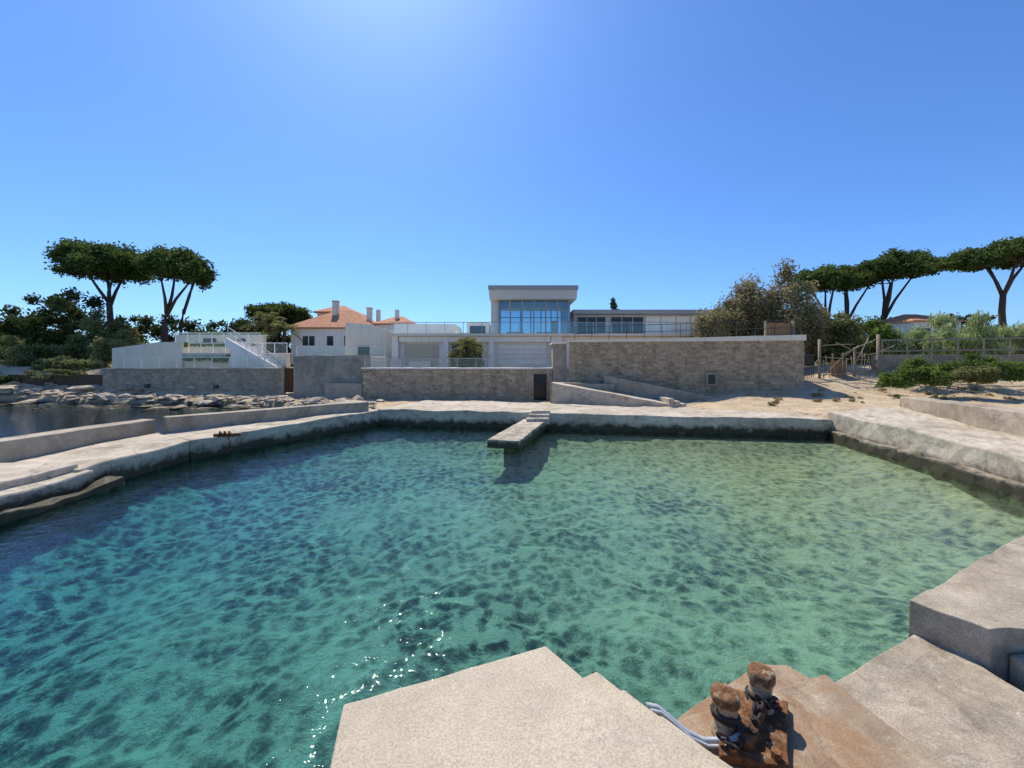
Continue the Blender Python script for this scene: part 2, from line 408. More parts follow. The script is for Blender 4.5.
# ------------------------------------------------------------ quays round the basin
slab('far_quay',[(-6.2,17.5),(12.3,14.6),(12.3,16.6),(-5.0,22.0)],[.74,.70,.72,.72],-2.3,M['conc_quay'],res=.3,amp=.06,bev=.04,fine=.5)
e=empty('right_quay')
slab('deck',[(10.2,4.0),(12.9,4.0),(17.5,16.5),(12.35,14.9)],[.75,.75,1.0,1.0],-2.3,M['conc_quay'],e,res=.3,amp=.07,bev=.05,fine=.5)
slab('footing',[(9.95,4.0),(10.5,4.0),(12.6,14.4),(12.1,14.5)],[.30,.30,.30,.30],-2.3,M['conc_parapet'],e,res=.25,amp=.10,bev=.04,fine=.7)
slab('right_parapet',[(11.7,6.0),(12.3,5.8),(17.0,15.8),(16.4,16.1)],[1.62,1.62,1.45,1.45],.3,M['conc_parapet'],res=.4,amp=.03,bev=.03)
e=empty('left_breakwater')
slab('deck_far',[(-9.5,11.2),(-6.1,17.45),(-7.1,18.3),(-11.4,12.2)],[.60,.70,.74,.66],-2.3,M['conc_quay'],e,res=.3,amp=.05,bev=.05,fine=.5)
slab('deck_mid',[(-9.6,8.4),(-9.5,11.2),(-11.4,12.3),(-11.9,8.4)],[.52,.60,.66,.52],-2.3,M['conc_quay'],e,res=.3,amp=.05,bev=.05,fine=.5)
slab('deck_near',[(-9.35,2.0),(-9.45,8.6),(-12.3,8.6),(-12.0,2.0)],[.44,.46,.46,.44],-2.3,M['conc_quay'],e,res=.3,amp=.06,bev=.05,fine=.5)
slab('step',[(-9.9,6.9),(-9.75,8.55),(-12.0,8.55),(-12.0,6.9)],[.62,.62,.62,.62],.2,M['conc_quay'],e,res=.3,amp=.04,bev=.04)
slab('footing',[(-9.0,2.0),(-9.15,9.0),(-9.9,9.0),(-9.8,2.0)],[.16,.14,.14,.16],-2.3,M['conc_parapet'],e,res=.25,amp=.10,bev=.04,fine=.7)
e=empty('sea_parapet')
slab('parapet_far',[(-11.1,12.2),(-6.5,17.3),(-6.8,17.7),(-11.5,12.5)],[1.12,1.10,1.10,1.12],-1.5,M['conc_parapet'],e,res=.4,amp=.03,bev=.03)
slab('parapet_near',[(-12.3,2.0),(-11.55,12.3),(-12.1,12.5),(-12.95,2.0)],[1.10,1.05,1.05,1.10],-1.5,M['conc_parapet'],e,res=.4,amp=.03,bev=.03)
vs,fs=[],[]
for i in range(3): tube([(-8.95+.14*i,11.6+.05*i,.62),(-8.88+.14*i,11.55,.78),(-8.78+.14*i,11.6,.62)],.035,7,vs,fs)
tube([(-9.1,11.6,.66),(-8.4,11.75,.66)],.05,8,vs,fs); tube([(-8.7,11.6,.64),(-8.45,11.4,.5),(-8.5,11.35,.2)],.03,6,vs,fs)
pyobj('rusty_mooring_ring',vs,fs,M['rust'],None,True)
e=empty('concrete_landing_slab')
slab('slab',[(-.85,12.7),(.25,12.5),(1.55,16.4),(.55,16.5)],[.30,.30,.46,.46],.02,M['conc_quay'],e,res=.25,amp=.02,bev=.03)
slab('pier_support',[(-.3,13.6),(.3,13.5),(.6,14.4),(.0,14.5)],[.1]*4,-2.2,M['conc_parapet'],e,res=.3,amp=.04)
for i in range(3):
    box('step_%d'%(i+1),.6+.12*i,1.55+.05*i,15.75+.3*i,16.05+.3*i,.3,.56+.12*i,M['conc_quay'],e,.02)

# foreground pier
e=empty('foreground_pier')
slab('pier_block',[(-.84,1.89),(-.25,-.6),(2.5,-.6),(.2,2.28)],[1.2]*4,-2.4,M['conc_fg'],e,res=.07,amp=.014,bev=.012,fine=.6)
slab('step_upper',[(-.1,1.9),(.6,.2),(2.3,.0),(.50,2.23)],[1.09]*4,-2.4,M['conc_fg'],e,res=.07,amp=.014,bev=.012,fine=.6)
slab('step_middle',[(.1,1.8),(.7,.2),(2.4,.2),(.65,2.22)],[.99]*4,-2.4,M['conc_fg'],e,res=.07,amp=.014,bev=.012,fine=.6)
slab('step_lower',[(.3,1.7),(.8,.2),(2.4,.4),(.80,2.21)],[.89]*4,-2.4,M['conc_fg'],e,res=.07,amp=.014,bev=.012,fine=.6)
slab('bollard_ledge',[(.60,.3),(2.7,-.4),(2.12,2.58),(.80,2.17)],[.80]*4,-2.4,M['conc_rust'],e,res=.07,amp=.02,bev=.015,fine=.6)
slab('ledge_tip',[(.82,2.16),(2.1,2.4),(1.93,2.66),(1.72,2.67)],[.785]*4,-2.4,M['conc_rust'],e,res=.07,amp=.015,bev=.015,fine=.6)
slab('worn_slab',[(2.12,.0),(3.35,.0),(3.25,2.99),(2.10,2.56)],[.76,.84,.80,.72],-2.4,M['conc_slab'],e,res=.08,amp=.03,bev=.015,fine=.7)
slab('far_slab',[(3.36,.0),(9.5,.0),(9.5,3.2),(3.42,2.62)],[.93,.97,.97,.90],-2.4,M['conc_slab'],e,res=.1,amp=.03,bev=.015,fine=.7)
slab('raised_block',[(3.30,2.62),(9.5,3.0),(11.0,6.55),(3.07,2.95)],[1.06]*4,-2.4,M['conc_slab'],e,res=.1,amp=.03,bev=.02,fine=.7)

# bollard
e=empty('rusty_double_bollard')
zb=.80
def lathe(prof,cx,cy,seg=28,tilt=(0,0)):
    vs=[];fs=[]
    for r,zz in prof:
        for i in range(seg):
            t=6.28318*i/seg; rr=r*(1+.10*noise.noise(Vector((math.cos(t)*2,math.sin(t)*2,zz*14+cx*5)))+.06*noise.noise(Vector((math.cos(t)*7,math.sin(t)*7,zz*50))))
            vs.append((cx+rr*math.cos(t)+tilt[0]*(zz-zb),cy+rr*math.sin(t)+tilt[1]*(zz-zb),zz+.006*noise.noise(Vector((math.cos(t)*3,math.sin(t)*3,cx*9)))))
    for j in range(len(prof)-1):
        for i in range(seg): fs.append((j*seg+i,j*seg+(i+1)%seg,(j+1)*seg+(i+1)%seg,(j+1)*seg+i))
    fs.append(tuple((len(prof)-1)*seg+i for i in range(seg))); return vs,fs
prof=[(.078,zb),(.076,zb+.05),(.062,zb+.08),(.058,zb+.13),(.058,zb+.185),(.061,zb+.198),(.068,zb+.204),(.071,zb+.214),(.071,zb+.245),(.067,zb+.258),(.057,zb+.264),(.04,zb+.266),(.02,zb+.267),(.003,zb+.267)]
for i,(cx,cy,t) in enumerate([(1.20,2.12,(-.05,0)),(1.47,2.27,(.08,0))]):
    v,f=lathe(prof,cx,cy,tilt=t); pyobj('post_%d'%(i+1),v,f,M['post'],e,True)
slab('base_plate',[(1.08,1.98),(1.40,1.92),(1.66,2.30),(1.32,2.40)],[zb+.05]*4,zb-.02,M['rust'],e,res=.03,amp=.02,bev=.008,fine=1.1)
slab('base_web',[(1.18,2.03),(1.26,1.99),(1.56,2.27),(1.48,2.33)],[zb+.10]*4,zb+.0,M['rust'],e,res=.025,amp=.018,bev=.008,fine=1.1)
v1,f1=[],[]
for (cx,cy) in [(1.16,1.99),(1.37,1.97),(1.57,2.27),(1.34,2.34)]: tube([(cx,cy,zb+.04),(cx,cy,zb+.085)],[.026,.024],6,v1,f1)
pyobj('anchor_nuts',v1,f1,M['rust'],e)
def torus(c,n,R,r,vs,fs,sx=1.0):
    n=Vector(n).normalized(); a=n.orthogonal().normalized(); b=n.cross(a)
    base=len(vs); K=14
    for i in range(K):
        t=6.28318*i/K; o=a*math.cos(t)*R*sx+b*math.sin(t)*R; p=Vector(c)+o; od=o.normalized()
        for j in range(6):
            s=6.28318*j/6; vs.append(p+od*math.cos(s)*r+n*math.sin(s)*r)
    for i in range(K):
        for j in range(6): fs.append((base+i*6+j,base+((i+1)%K)*6+j,base+((i+1)%K)*6+(j+1)%6,base+i*6+(j+1)%6))
vs,fs=[],[]
path=[(1.12,2.02,.91),(1.16,1.99,.87),(1.22,2.03,.91),(1.28,2.05,.89),(1.34,2.08,.92),(1.36,2.13,.95),(1.40,2.15,.92),(1.43,2.19,.95),(1.49,2.19,.93),(1.53,2.22,.91),(1.55,2.27,.93)]
for i in range(len(path)-1):
    for t in (0,.5):
        p=Vector(path[i]).lerp(Vector(path[i+1]),t)
        torus(p,(random.uniform(-1,1),random.uniform(-.6,.6),1 if (2*i+int(t*2))%2 else .1),.021,.0085,vs,fs,1.35)
for R,zz,cx,cy in [(.068,.92,1.195,2.12),(.068,.943,1.19,2.12),(.067,.89,1.475,2.27),(.067,.915,1.48,2.27)]:
    torus((cx,cy,zz),(.15,.2,1),R,.011,vs,fs)
pyobj('chain',vs,fs,M['rustdark'],e,True)
vs,fs=[],[]
P=[(.78,2.20,.915),(.84,2.19,.91),(.90,2.155,.88),(.97,2.11,.845),(1.05,2.08,.83),(1.12,2.06,.85),(1.17,2.03,.88),(1.22,2.03,.91)]
tube(P,.014,8,vs,fs); tube([(p[0]+.01,p[1]-.03,p[2]-.003) for p in P[:-1]],.009,8,vs,fs)
pyobj('mooring_hose',vs,fs,M['rope'],None,True)

# ------------------------------------------------------------ shore walls
e=empty('stone_seawall')
wall('masonry',(-30.5,28.3),(-16.9,28.0),.5,-.3,2.34,M['stone_pale'],e,z1b=2.38)
wall('coping',(-30.5,28.25),(-16.9,27.95),.6,2.35,2.44,M['conc_wall'],e,z1b=2.47,bev=.01)
boxes('drain_outlets',[(-27.2,-26.9,28.1,28.2,1.0,1.25),(-22.0,-21.7,28.0,28.1,.95,1.2)],M['dark'],e)
wall('shade_toned_seawall',(-38.5,29.0),(-30.6,28.5),.5,-.3,1.95,M['bark'])  # seawall stretch in shadow, the shade put into its dark colour
def railing(name,p0,p1,z0,h,n,glass=True,z0b=None,mat='steel',rails=1,r=.025):
    e=empty(name); p0=Vector(p0);p1=Vector(p1); z0b=z0 if z0b is None else z0b
    vs,fs=[],[]
    for i in range(n+1):
        p=p0.lerp(p1,i/n); z=z0+(z0b-z0)*i/n; tube([(p.x,p.y,z),(p.x,p.y,z+h)],r,6,vs,fs)
    for kk in range(rails):
        hh=h*(kk+1)/rails; tube([(p0.x,p0.y,z0+hh),(p1.x,p1.y,z0b+hh)],r*1.1,6,vs,fs)
    pyobj('posts_and_rail',vs,fs,M[mat],e)
    if glass: pyobj('glass_panels',[(p0.x,p0.y,z0+.06),(p1.x,p1.y,z0b+.06),(p1.x,p1.y,z0b+h-.05),(p0.x,p0.y,z0+h-.05)],[(0,1,2,3)],M['rglass'],e)
    return e
railing('glass_railing',(-28.8,28.2),(-17.0,28.15),2.46,.8,9,mat='white',r=.035)
e=empty('rusty_gate'); box('leaf',-16.45,-15.55,27.6,27.66,.7,2.45,M['rusty_door'],e)
boxes('bars',[(-16.4+.15*i,-16.36+.15*i,27.54,27.595,.7,2.5) for i in range(6)],M['rust'],e)
boxes('frame',[(-16.62,-16.46,27.4,27.7,.4,2.6),(-15.54,-15.4,27.4,27.7,.4,2.6)],M['conc_wall'],e)
wall('buttress_wall',(-15.3,26.6),(-10.05,25.9),.8,-.2,3.36,M['conc_wall'],amp=.04)
wall('buttress_foot',(-12.6,25.6),(-10.0,25.3),.5,-.2,1.5,M['conc_wall'],amp=.05)
e=empty('lower_stone_wall')
wall('masonry',(-9.95,25.3),(1.42,25.0),.6,-.3,2.42,M['stone_grey'],e)
wall('masonry_right',(2.30,25.0),(2.66,25.0),.6,-.3,2.42,M['stone_grey'],e)
box('lintel',1.43,2.29,25.03,25.6,2.12,2.42,M['conc_wall'],e)
wall('coping',(-10.0,25.2),(2.7,24.9),.8,2.43,2.53,M['white'],e,bev=.01)
box('door',1.43,2.29,25.25,25.33,.2,2.1,M['dark'],e)
railing('terrace_glass_railing',(-9.9,25.5),(2.6,25.2),2.53,.62,10)
e=empty('stone_pillar'); slab('shaft',[(2.68,24.7),(3.52,24.6),(3.52,26.2),(2.68,26.2)],[4.05]*4,.2,M['conc_wall'],e,res=.5,amp=.02)
slab('cap',[(2.6,24.6),(3.58,24.5),(3.58,26.3),(2.6,26.3)],[4.17]*4,4.06,M['cream'],e,res=.6,amp=.005)
e=empty('upper_stone_wall')
wall('masonry',(3.6,24.0),(16.9,22.0),.7,0,4.12,M['stone_tan'],e,z1b=4.36,amp=.06,res=.4)
wall('coping',(3.55,23.93),(16.98,21.9),.85,4.14,4.24,M['cream'],e,z1b=4.48,bev=.01)
wall('end_return',(16.92,22.0),(18.0,27.5),.6,0,4.3,M['stone_tan'],e,amp=.04)
box('vent_frame',11.55,12.15,22.55,22.9,1.5,2.25,M['conc_wall'],e)
box('vent_grille',11.65,12.05,22.52,22.545,1.6,2.15,M['dark'],e)
railing('metal_railing',(4.0,24.2),(16.6,22.3),4.27,.85,12,False,4.5,'dsteel',2,.018)
e=empty('wooden_shelter'); boxes('planks',[(15.1+.19*i,15.27+.19*i,22.55,22.6,4.5,5.2+.02*(i%3)) for i in range(8)],M['brownwood'],e)
boxes('posts',[(15.0,15.1,22.5,22.62,4.4,5.35),(16.6,16.7,22.4,22.62,4.4,5.35)],M['wood'],e)
e=empty('boat_ramp')
slab('ramp',[(2.3,21.6),(8.3,20.2),(8.7,21.2),(2.5,22.7)],[1.72,.66,.66,1.72],.2,M['conc_quay'],e,res=.4,amp=.02)
slab('landing',[(2.3,22.8),(6.0,22.3),(6.2,23.2),(2.5,23.6)],[1.66,1.6,1.6,1.66],.1,M['conc_parapet'],e,res=.4,amp=.03)
for i in range(4): box('step_%d'%(i+1),8.3+.32*i,8.6+.32*i,20.1,21.5,.2,.95-.13*i,M['conc_quay'],e,.02)
e=empty('wall_stairway')
slab('flight',[(5.6,22.9),(11.3,21.7),(11.5,22.4),(5.8,23.55)],[2.0,.8,.8,2.0],.3,M['stone_tan'],e,res=.4,amp=.03)
slab('kerb',[(5.5,22.72),(11.3,21.5),(11.32,21.68),(5.55,22.88)],[2.13,.93,.93,2.13],.3,M['conc_wall'],e,res=.4,amp=.01)

# ------------------------------------------------------------ left terraces
e=empty('terraced_garden')
box('terrace_wall_low',-30.0,-18.2,30.6,31.2,1.8,3.55,M['cream'],e)
box('terrace_wall_mid',-29.5,-21.8,33.0,33.4,2.0,4.5,M['white'],e)
box('terrace_wall_high',-31.5,-23.2,35.5,35.9,2.0,5.35,M['cream'],e)
pyobj('sloping_wall',[(-32.0,30.4,1.8),(-26.4,30.4,1.8),(-26.4,30.4,4.5),(-28.2,30.4,4.5),(-32.0,30.4,4.0),(-32.0,30.55,1.8),(-26.4,30.55,1.8),(-26.4,30.55,4.5),(-28.2,30.55,4.5),(-32.0,30.55,4.0)],[(0,1,2,3,4),(9,8,7,6,5),(4,3,8,9),(3,2,7,8),(1,6,7,2),(0,4,9,5)],M['cream'],e)
for i in range(11): box('stair_%d'%(i+1),-21.7+.32*i,-21.38+.32*i,29.3,30.5,1.8,4.5-.19*i,M['white'],e)
pyobj('stair_wall',[(-21.9,29.1,4.75),(-18.0,29.1,2.5),(-18.0,29.1,2.1),(-21.9,29.1,4.1),(-21.9,29.25,4.75),(-18.0,29.25,2.5),(-18.0,29.25,2.1),(-21.9,29.25,4.1)],[(0,3,2,1),(4,5,6,7),(0,1,5,4),(3,7,6,2),(1,2,6,5),(0,4,7,3)],M['white'],e)
boxes('copings',[(-30.1,-18.1,30.5,31.25,3.56,3.64),(-29.6,-21.7,32.92,33.45,4.51,4.58),(-31.6,-23.1,35.42,35.95,5.36,5.44)],M['white'],e)
boxes('openings',[(-28.8,-27.6,35.43,35.48,4.0,5.1),(-25.6,-24.9,35.43,35.48,3.8,5.1),(-20.6,-19.6,30.52,30.58,2.2,3.3)],M['dark'],e)
leaves('hedge',[(-26.0+.35*i+random.uniform(-.1,.1),30.3,3.2+random.uniform(-.1,.1),.35,.22,random.uniform(.15,.3)) for i in range(13)],3500,.06,M['hedge'],e,shell=.1)
leaves('lawn_edge_planting',[(-29.0+.5*i,32.7,4.4,.5,.35,random.uniform(.1,.25)) for i in range(14)],3000,.07,M['shrub'],e,shell=.1)
leaves('rear_planting',[(-31.0+.6*i,36.4,5.4,.6,.4,random.uniform(.2,.5)) for i in range(13)],3500,.08,M['shrub'],e,shell=.1)
railing('glass_railing',(-26.3,30.9),(-18.3,30.9),3.65,.8,8,mat='white',r=.035)
railing('glass_railing',(-29.4,33.2),(-22,33.2),4.59,.85,7,mat='white',r=.035)
railing('stair_railing',(-21.8,29.15),(-18.05,29.15),4.75,.8,8,False,2.5,'white',2,.03)

# ------------------------------------------------------------ orange roofed house
e=empty('tiled_roof_house')
def hip(name,x0,x1,y0,y1,z0,z1,inset,par,ov=.5):
    a,b,c,d=x0-ov,x1+ov,y0-ov,y1+ov; ym=(y0+y1)/2
    vs=[(a,c,z0),(b,c,z0),(b,d,z0),(a,d,z0),(x0+inset,ym,z1),(x1-inset,ym,z1),(a,c,z0-.15),(b,c,z0-.15),(b,d,z0-.15),(a,d,z0-.15)]
    return pyobj(name,vs,[(0,1,5,4),(1,2,5),(2,3,4,5),(3,0,4),(0,6,7,1),(1,7,8,2),(2,8,9,3),(3,9,6,0),(9,8,7,6)],M['tile'],par)
box('main_walls',-25.6,-16.2,44,51,2,6.75,M['white'],e)
hip('main_roof',-25.6,-16.2,44,51,6.9,9.2,3.2,e)
box('upper_walls',-24.6,-20.4,48,52,6.8,9.1,M['cream'],e)
hip('upper_roof',-24.6,-20.4,48,52,9.25,10.3,1.6,e,.4)
box('wing_walls',-16.1,-12.0,45,50,2,7.3,M['white'],e)
hip('wing_roof',-16.1,-12.0,45,50,7.45,8.6,1.6,e,.4)
boxes('chimneys',[(-22.0,-21.4,46.5,47.1,7.8,10.3),(-17.6,-17.1,46,46.6,7.6,9.4),(-16.6,-16.2,46.4,46.9,7.6,9.3),(-14.3,-13.9,46.4,46.9,7.4,9.3)],M['cream'],e)
boxes('chimney_pots',[(-22.05,-21.35,46.45,47.15,10.3,10.42),(-17.65,-17.05,45.95,46.65,9.4,9.5)],M['tile'],e)
boxes('windows',[(-24.2,-22.8,43.93,43.98,4.8,5.9),(-21.4,-20.7,43.93,43.98,4.8,5.9),(-19.4,-18.2,43.93,43.98,4.8,5.9),(-15.2,-14.2,44.93,44.98,5.2,6.3)],M['dark'],e)
boxes('window_frames',[(-24.3,-24.2,43.9,43.99,4.7,6.0),(-22.8,-22.7,43.9,43.99,4.7,6.0),(-24.2,-22.8,43.9,43.99,5.9,6.0),(-23.55,-23.45,43.9,43.925,4.8,5.9),(-19.5,-19.4,43.9,43.99,4.7,6.0),(-18.2,-18.1,43.9,43.99,4.7,6.0)],M['white'],e)
e=empty('white_annex')
box('low_block',-14.2,-9.0,33,38,2,5.0,M['white'],e)
pyobj('sloping_parapet',[(-14.3,32.6,2),(-9.4,32.6,2),(-9.4,32.6,5.2),(-12.0,32.6,6.1),(-14.3,32.6,6.3),(-14.3,32.9,2),(-9.4,32.9,2),(-9.4,32.9,5.2),(-12.0,32.9,6.1),(-14.3,32.9,6.3)],[(0,1,2,3,4),(9,8,7,6,5),(4,3,8,9),(3,2,7,8),(1,6,7,2),(0,4,9,5)],M['cream'],e)
box('back_block',-12.4,-6.0,40,45,2,6.9,M['white'],e)
boxes('opening',[(-13.2,-12.2,32.53,32.58,2.6,4.3)],M['dark'],e)
railing('glass_railing',(-17.3,30.5),(-10.2,30.5),3.36,.8,6,mat='white',r=.035)
box('garden_wall',-17.6,-10.1,30.6,31.0,1.8,3.35,M['cream'],None)

# ------------------------------------------------------------ modern villa
e=empty('modern_villa')
box('ground_floor',-9.8,4.1,31.6,36,2,5.0,M['white'],e)
box('terrace_slab',-10.2,20.5,30.7,44,5.01,5.22,M['cream'],e)
boxes('portico_piers',[(-9.8,-9.3,31,31.55,2,5.0),(-5.6,-5.2,31,31.55,2,5.0),(-1.9,-1.5,31,31.55,2,5.0),(3.2,4.1,31,31.55,2,5.0)],M['white'],e)
box('portico_beam',-9.25,3.15,31.05,31.5,4.55,4.99,M['white'],e)
boxes('shutters',[(-8.9,-6.1,31.52,31.57,2.6,4.35)],M['beige'],e)
boxes('garage_door',[(-1.2,2.8,31.52,31.57,2.6,4.3)],M['white'],e)
boxes('garage_slats',[(-1.2,2.8,31.49,31.515,2.7+.4*i,2.73+.4*i) for i in range(4)],M['lgrey'],e)
boxes('dark_windows',[(-5.0,-4.0,31.53,31.58,2.6,4.4),(-3.6,-2.5,31.53,31.58,2.6,4.4)],M['dark'],e)
box('right_ground_floor',4.11,20.3,31.4,36,2,5.0,M['white'],e)
gx0,gx1,gy0,gy1,gz0,gz1=-1.35,5.5,36,42,5.23,8.75
T=.13
fr=[]
for yy in (gy0,gy1-T):
    nb_=6
    for i in range(nb_+1):
        xx=gx0+(gx1-gx0-T)*i/nb_; fr.append((xx,xx+T,yy,yy+T,gz0,gz1))
    fr.append((gx0+T,gx1-T,yy+.02,yy+T-.02,7.75,7.85))
for xx in (gx0+.01,gx1-T-.01):
    for i in range(1,4):
        yy=gy0+(gy1-gy0)*i/4; fr.append((xx,xx+T,yy,yy+T,gz0,gz1))
boxes('pavilion_frame',fr,M['grey'],e)
pyobj('pavilion_glass',[(gx0,gy0+.06,gz0),(gx1,gy0+.06,gz0),(gx1,gy0+.06,gz1),(gx0,gy0+.06,gz1),(gx1-.06,gy0,gz0),(gx1-.06,gy1,gz0),(gx1-.06,gy1,gz1),(gx1-.06,gy0,gz1),(gx0+.06,gy0,gz0),(gx0+.06,gy1,gz0),(gx0+.06,gy1,gz1),(gx0+.06,gy0,gz1),(gx0,gy1-.06,gz0),(gx1,gy1-.06,gz0),(gx1,gy1-.06,gz1),(gx0,gy1-.06,gz1)],[(0,1,2,3),(4,5,6,7),(8,9,10,11),(12,13,14,15)],M['glass'],e)
boxes('pavilion_furniture',[(-.6,1.2,39,39.8,5.23,6.0),(2.5,4.0,38.5,39.5,5.23,5.95),(4.2,4.9,40.5,41.2,5.23,7.3)],M['lgrey'],e)
vs=[(-2.1,35.2,8.75),(6.0,35.2,8.75),(6.0,43,8.75),(-2.1,43,8.75),(-2.15,35.0,9.75),(6.05,35.0,9.85),(6.05,43.2,9.5),(-2.15,43.2,9.5)]
pyobj('pavilion_roof',vs,BOXF,M['lgrey'],e)
boxes('roof_edge',[(-2.2,6.1,34.9,35.0,9.55,9.95)],M['grey'],e)
box('pavilion_side_wall',-2.0,-1.36,36.2,41.8,5.23,8.74,M['lgrey'],e)
box('wing',6.1,19.4,37.5,42,5.23,7.55,M['lgrey'],e)
box('wing_roof',5.9,20.0,36.6,42.4,7.56,7.95,M['grey'],e)
boxes('wing_windows',[(6.4,9.2,37.42,37.48,5.4,7.3),(9.7,12.9,37.42,37.48,5.5,7.3)],M['dark'],e)
boxes('wing_panels',[(13.2+1.5*i,14.6+1.5*i,37.44,37.49,5.3,7.4) for i in range(4)],M['white'],e)
boxes('wing_mullions',[(6.4+.93*i,6.46+.93*i,37.38,37.415,5.4,7.3) for i in range(4)]+[(9.7+1.07*i,9.76+1.07*i,37.38,37.415,5.5,7.3) for i in range(4)],M['lgrey'],e)
box('left_volume',-4.4,-2.25,37,42,5.23,6.8,M['white'],e)
box('left_volume_window',-4.1,-2.6,36.93,36.98,5.5,6.4,M['dark'],e)
railing('terrace_glass_railing',(-10,30.9),(20.2,30.9),5.23,.9,20)
boxes('terrace_furniture',[(-9,-8.2,28.0,28.6,2.3,3.1),(-7.6,-6.0,28.0,28.7,2.3,2.95),(-.8,.6,28.2,28.8,2.3,3.0)],M['lgrey'],None)

# ------------------------------------------------------------ right side : gate, fences
e=empty('driftwood_gate')
vs,fs=[],[]
tube([(19.1,23.6,.8),(19.1,23.6,4.3)],.08,8,vs,fs); tube([(22.6,23.4,.8),(22.55,23.4,4.6)],.09,8,vs,fs); tube([(21.2,23.5,1),(21.2,23.5,3.8)],.06,8,vs,fs)
for i in range(9): tube([(19.3+.36*i+random.uniform(-.1,.1),23.5,1.6),(19.3+.36*i+random.uniform(-.3,.3),23.5,3.0+random.uniform(0,.6))],.022,5,vs,fs)
for a in [((19.1,2.1),(22.6,2.4)),((19.1,3.2),(22.6,3.0)),((19.2,2.0),(21.4,3.9)),((20.0,4.1),(22.7,2.4)),((20.3,3.3),(22.5,4.3)),((19.1,3.9),(21.1,4.0)),((20.9,2.4),(22.0,4.4)),((21.2,3.2),(23.6,3.9))]:
    (x0,z0),(x1,z1)=a; tube([(x0,23.45,z0),((x0+x1)/2,23.4,(z0+z1)/2+random.uniform(-.15,.2)),(x1,23.45,z1)],.03,6,vs,fs)
pyobj('poles_and_branches',vs,fs,M['wood'],e,True)
e=empty('metal_gate')
boxes('bars',[(17.95+.11*i,17.98+.11*i,23.9,23.93,1.2,3.4) for i in range(10)]+[(17.9,19.1,23.88,23.95,1.3,1.36),(17.9,19.1,23.88,23.95,3.3,3.36)],M['dsteel'],e)
box('post',17.75,17.9,23.8,24.0,.8,4.1,M['dsteel'],e)
box('notice_board',20.0,20.9,23.8,23.84,1.7,3.0,M['brownwood'],e)
railing('ranch_fence',(23.0,23.6),(40,22.0),2.9,1.35,12,False,3.1,'wood',2,.05)
wall('low_garden_wall',(23.2,24.2),(42,23.2),.4,1.5,3.35,M['conc_wall'],amp=.03)

# ------------------------------------------------------------ rocks on the left shore
vs=[];fs=[]
ico=bmesh.new(); bmesh.ops.create_icosphere(ico,subdivisions=2,radius=1); iv=[v.co.copy() for v in ico.verts]; ico.verts.index_update(); ifc=[tuple(v.index for v in f.verts) for f in ico.faces]; ico.free()
for i in range(1100):
    x=random.uniform(-38,-7.5); ysh=np.interp(x,[-38,-28,-17,-10,-7],[27.4,25.5,24.2,21.3,19.2])
    y=ysh+random.gauss(-.1,1.2); s=random.uniform(.05,.24)*(2.6 if random.random()<.10 else 1)
    z=float(hmap(np.array(x),np.array(y))); z=max(z,-.15)
    b=len(vs); o=Vector((random.random()*50,random.random()*50,0)); rz=random.random()*6.28
    R=Matrix.Rotation(rz,3,'Z'); sc=Vector((s*random.uniform(.9,2.2),s*random.uniform(.7,1.2),s*random.uniform(.3,.6)))
    for v in iv:
        w=v*(1+.6*noise.noise(v*1.3+o)+.3*noise.noise(v*4+o)); w=Vector((w.x*sc.x,w.y*sc.y,w.z*sc.z)); w=R@w
        vs.append((x+w.x,y+w.y,z+.05+w.z))
    fs+=[tuple(b+q for q in f) for f in ifc]
k=NT('shore_rock'); n=k.noise(2.2,7,.75); c=k.ramp(n,[(.35,(.22,.165,.11)),(.6,(.60,.50,.37))])
z=k.sep()[2]; c=k.mix(k.mr(k.math('ADD',z,k.mr(n,0,1,-.2,.2)),.05,.25,1,0),c,(.05,.042,.026)); k.bsdf(c,.9,k.bump(k.noise(9,5),.9,.06))
pyobj('shore_rocks',vs,fs,k.m)

# ------------------------------------------------------------ vegetation
umbrella_pine(-41.9,40,4,15.8,4.6,4.4,(-1.0,0),n=28000,leaf=.15,nc=70,fork=.64,limbs=4)
umbrella_pine(-36.9,40,4,15.3,3.6,4.4,(1.4,0),n=20000,leaf=.15,nc=54,fork=.55,sk=-.12)
umbrella_pine(-36.7,41.5,4,13.4,2.2,1.8,(2.0,0),n=4000,leaf=.15,nc=16,fork=.6,limbs=2)
def treeline(name,items,n,leaf,mat):
    e=empty(name); cl=[];vs=[];fs=[]
    for (x,y,z,rx,ry,rz) in items:
        for i in range(26):
            a=random.random()*6.283;q=math.sqrt(random.random())*.8; s=random.uniform(.18,.36)
            cl.append((x+math.cos(a)*q*rx,y+math.sin(a)*q*ry,z+rz*random.uniform(-1.3,.8)*(1-q*.25),rx*s,ry*s,rz*s))
        tube([(x,y,1.5),(x+.3,y,z*.7),(x,y,z)],[.25,.18,.1],6,vs,fs)
    leaves('foliage',cl,n,leaf,M[mat],e,shell=.15); pyobj('trunks',vs,fs,M['bark'],e); return e
treeline('dark_tree_mass',[(-46.5,40,7.6,3.6,3,3.2),(-50.5,41,7.2,3.6,3,3.2),(-43,43,6.2,3.5,3,2.8),(-55,42,6.4,4,3,3.2),(-39,44,5.8,3.5,3,2.6),(-62,44,6,5,3,3.2),(-49,40,4.5,5,2,2)],36000,.17,'dkleaf')
treeline('distant_tree_mass',[(-38,48,5.6,4,3,2.8),(-34,49,6.2,4,3,2.8),(-31,50,6.6,4,3,2.8),(-28.5,54,7.6,3.4,3,2.6),(-34,54,6.4,5,3,3),(-40,54,6.4,5,3,3),(-24,57,6.6,5,3,2.6),(-17,60,6.3,5,3,2.6),(-10,60,6.3,4,3,2.4),(-5,60,6.4,4,3,2.2)],34000,.20,'dkleaf')
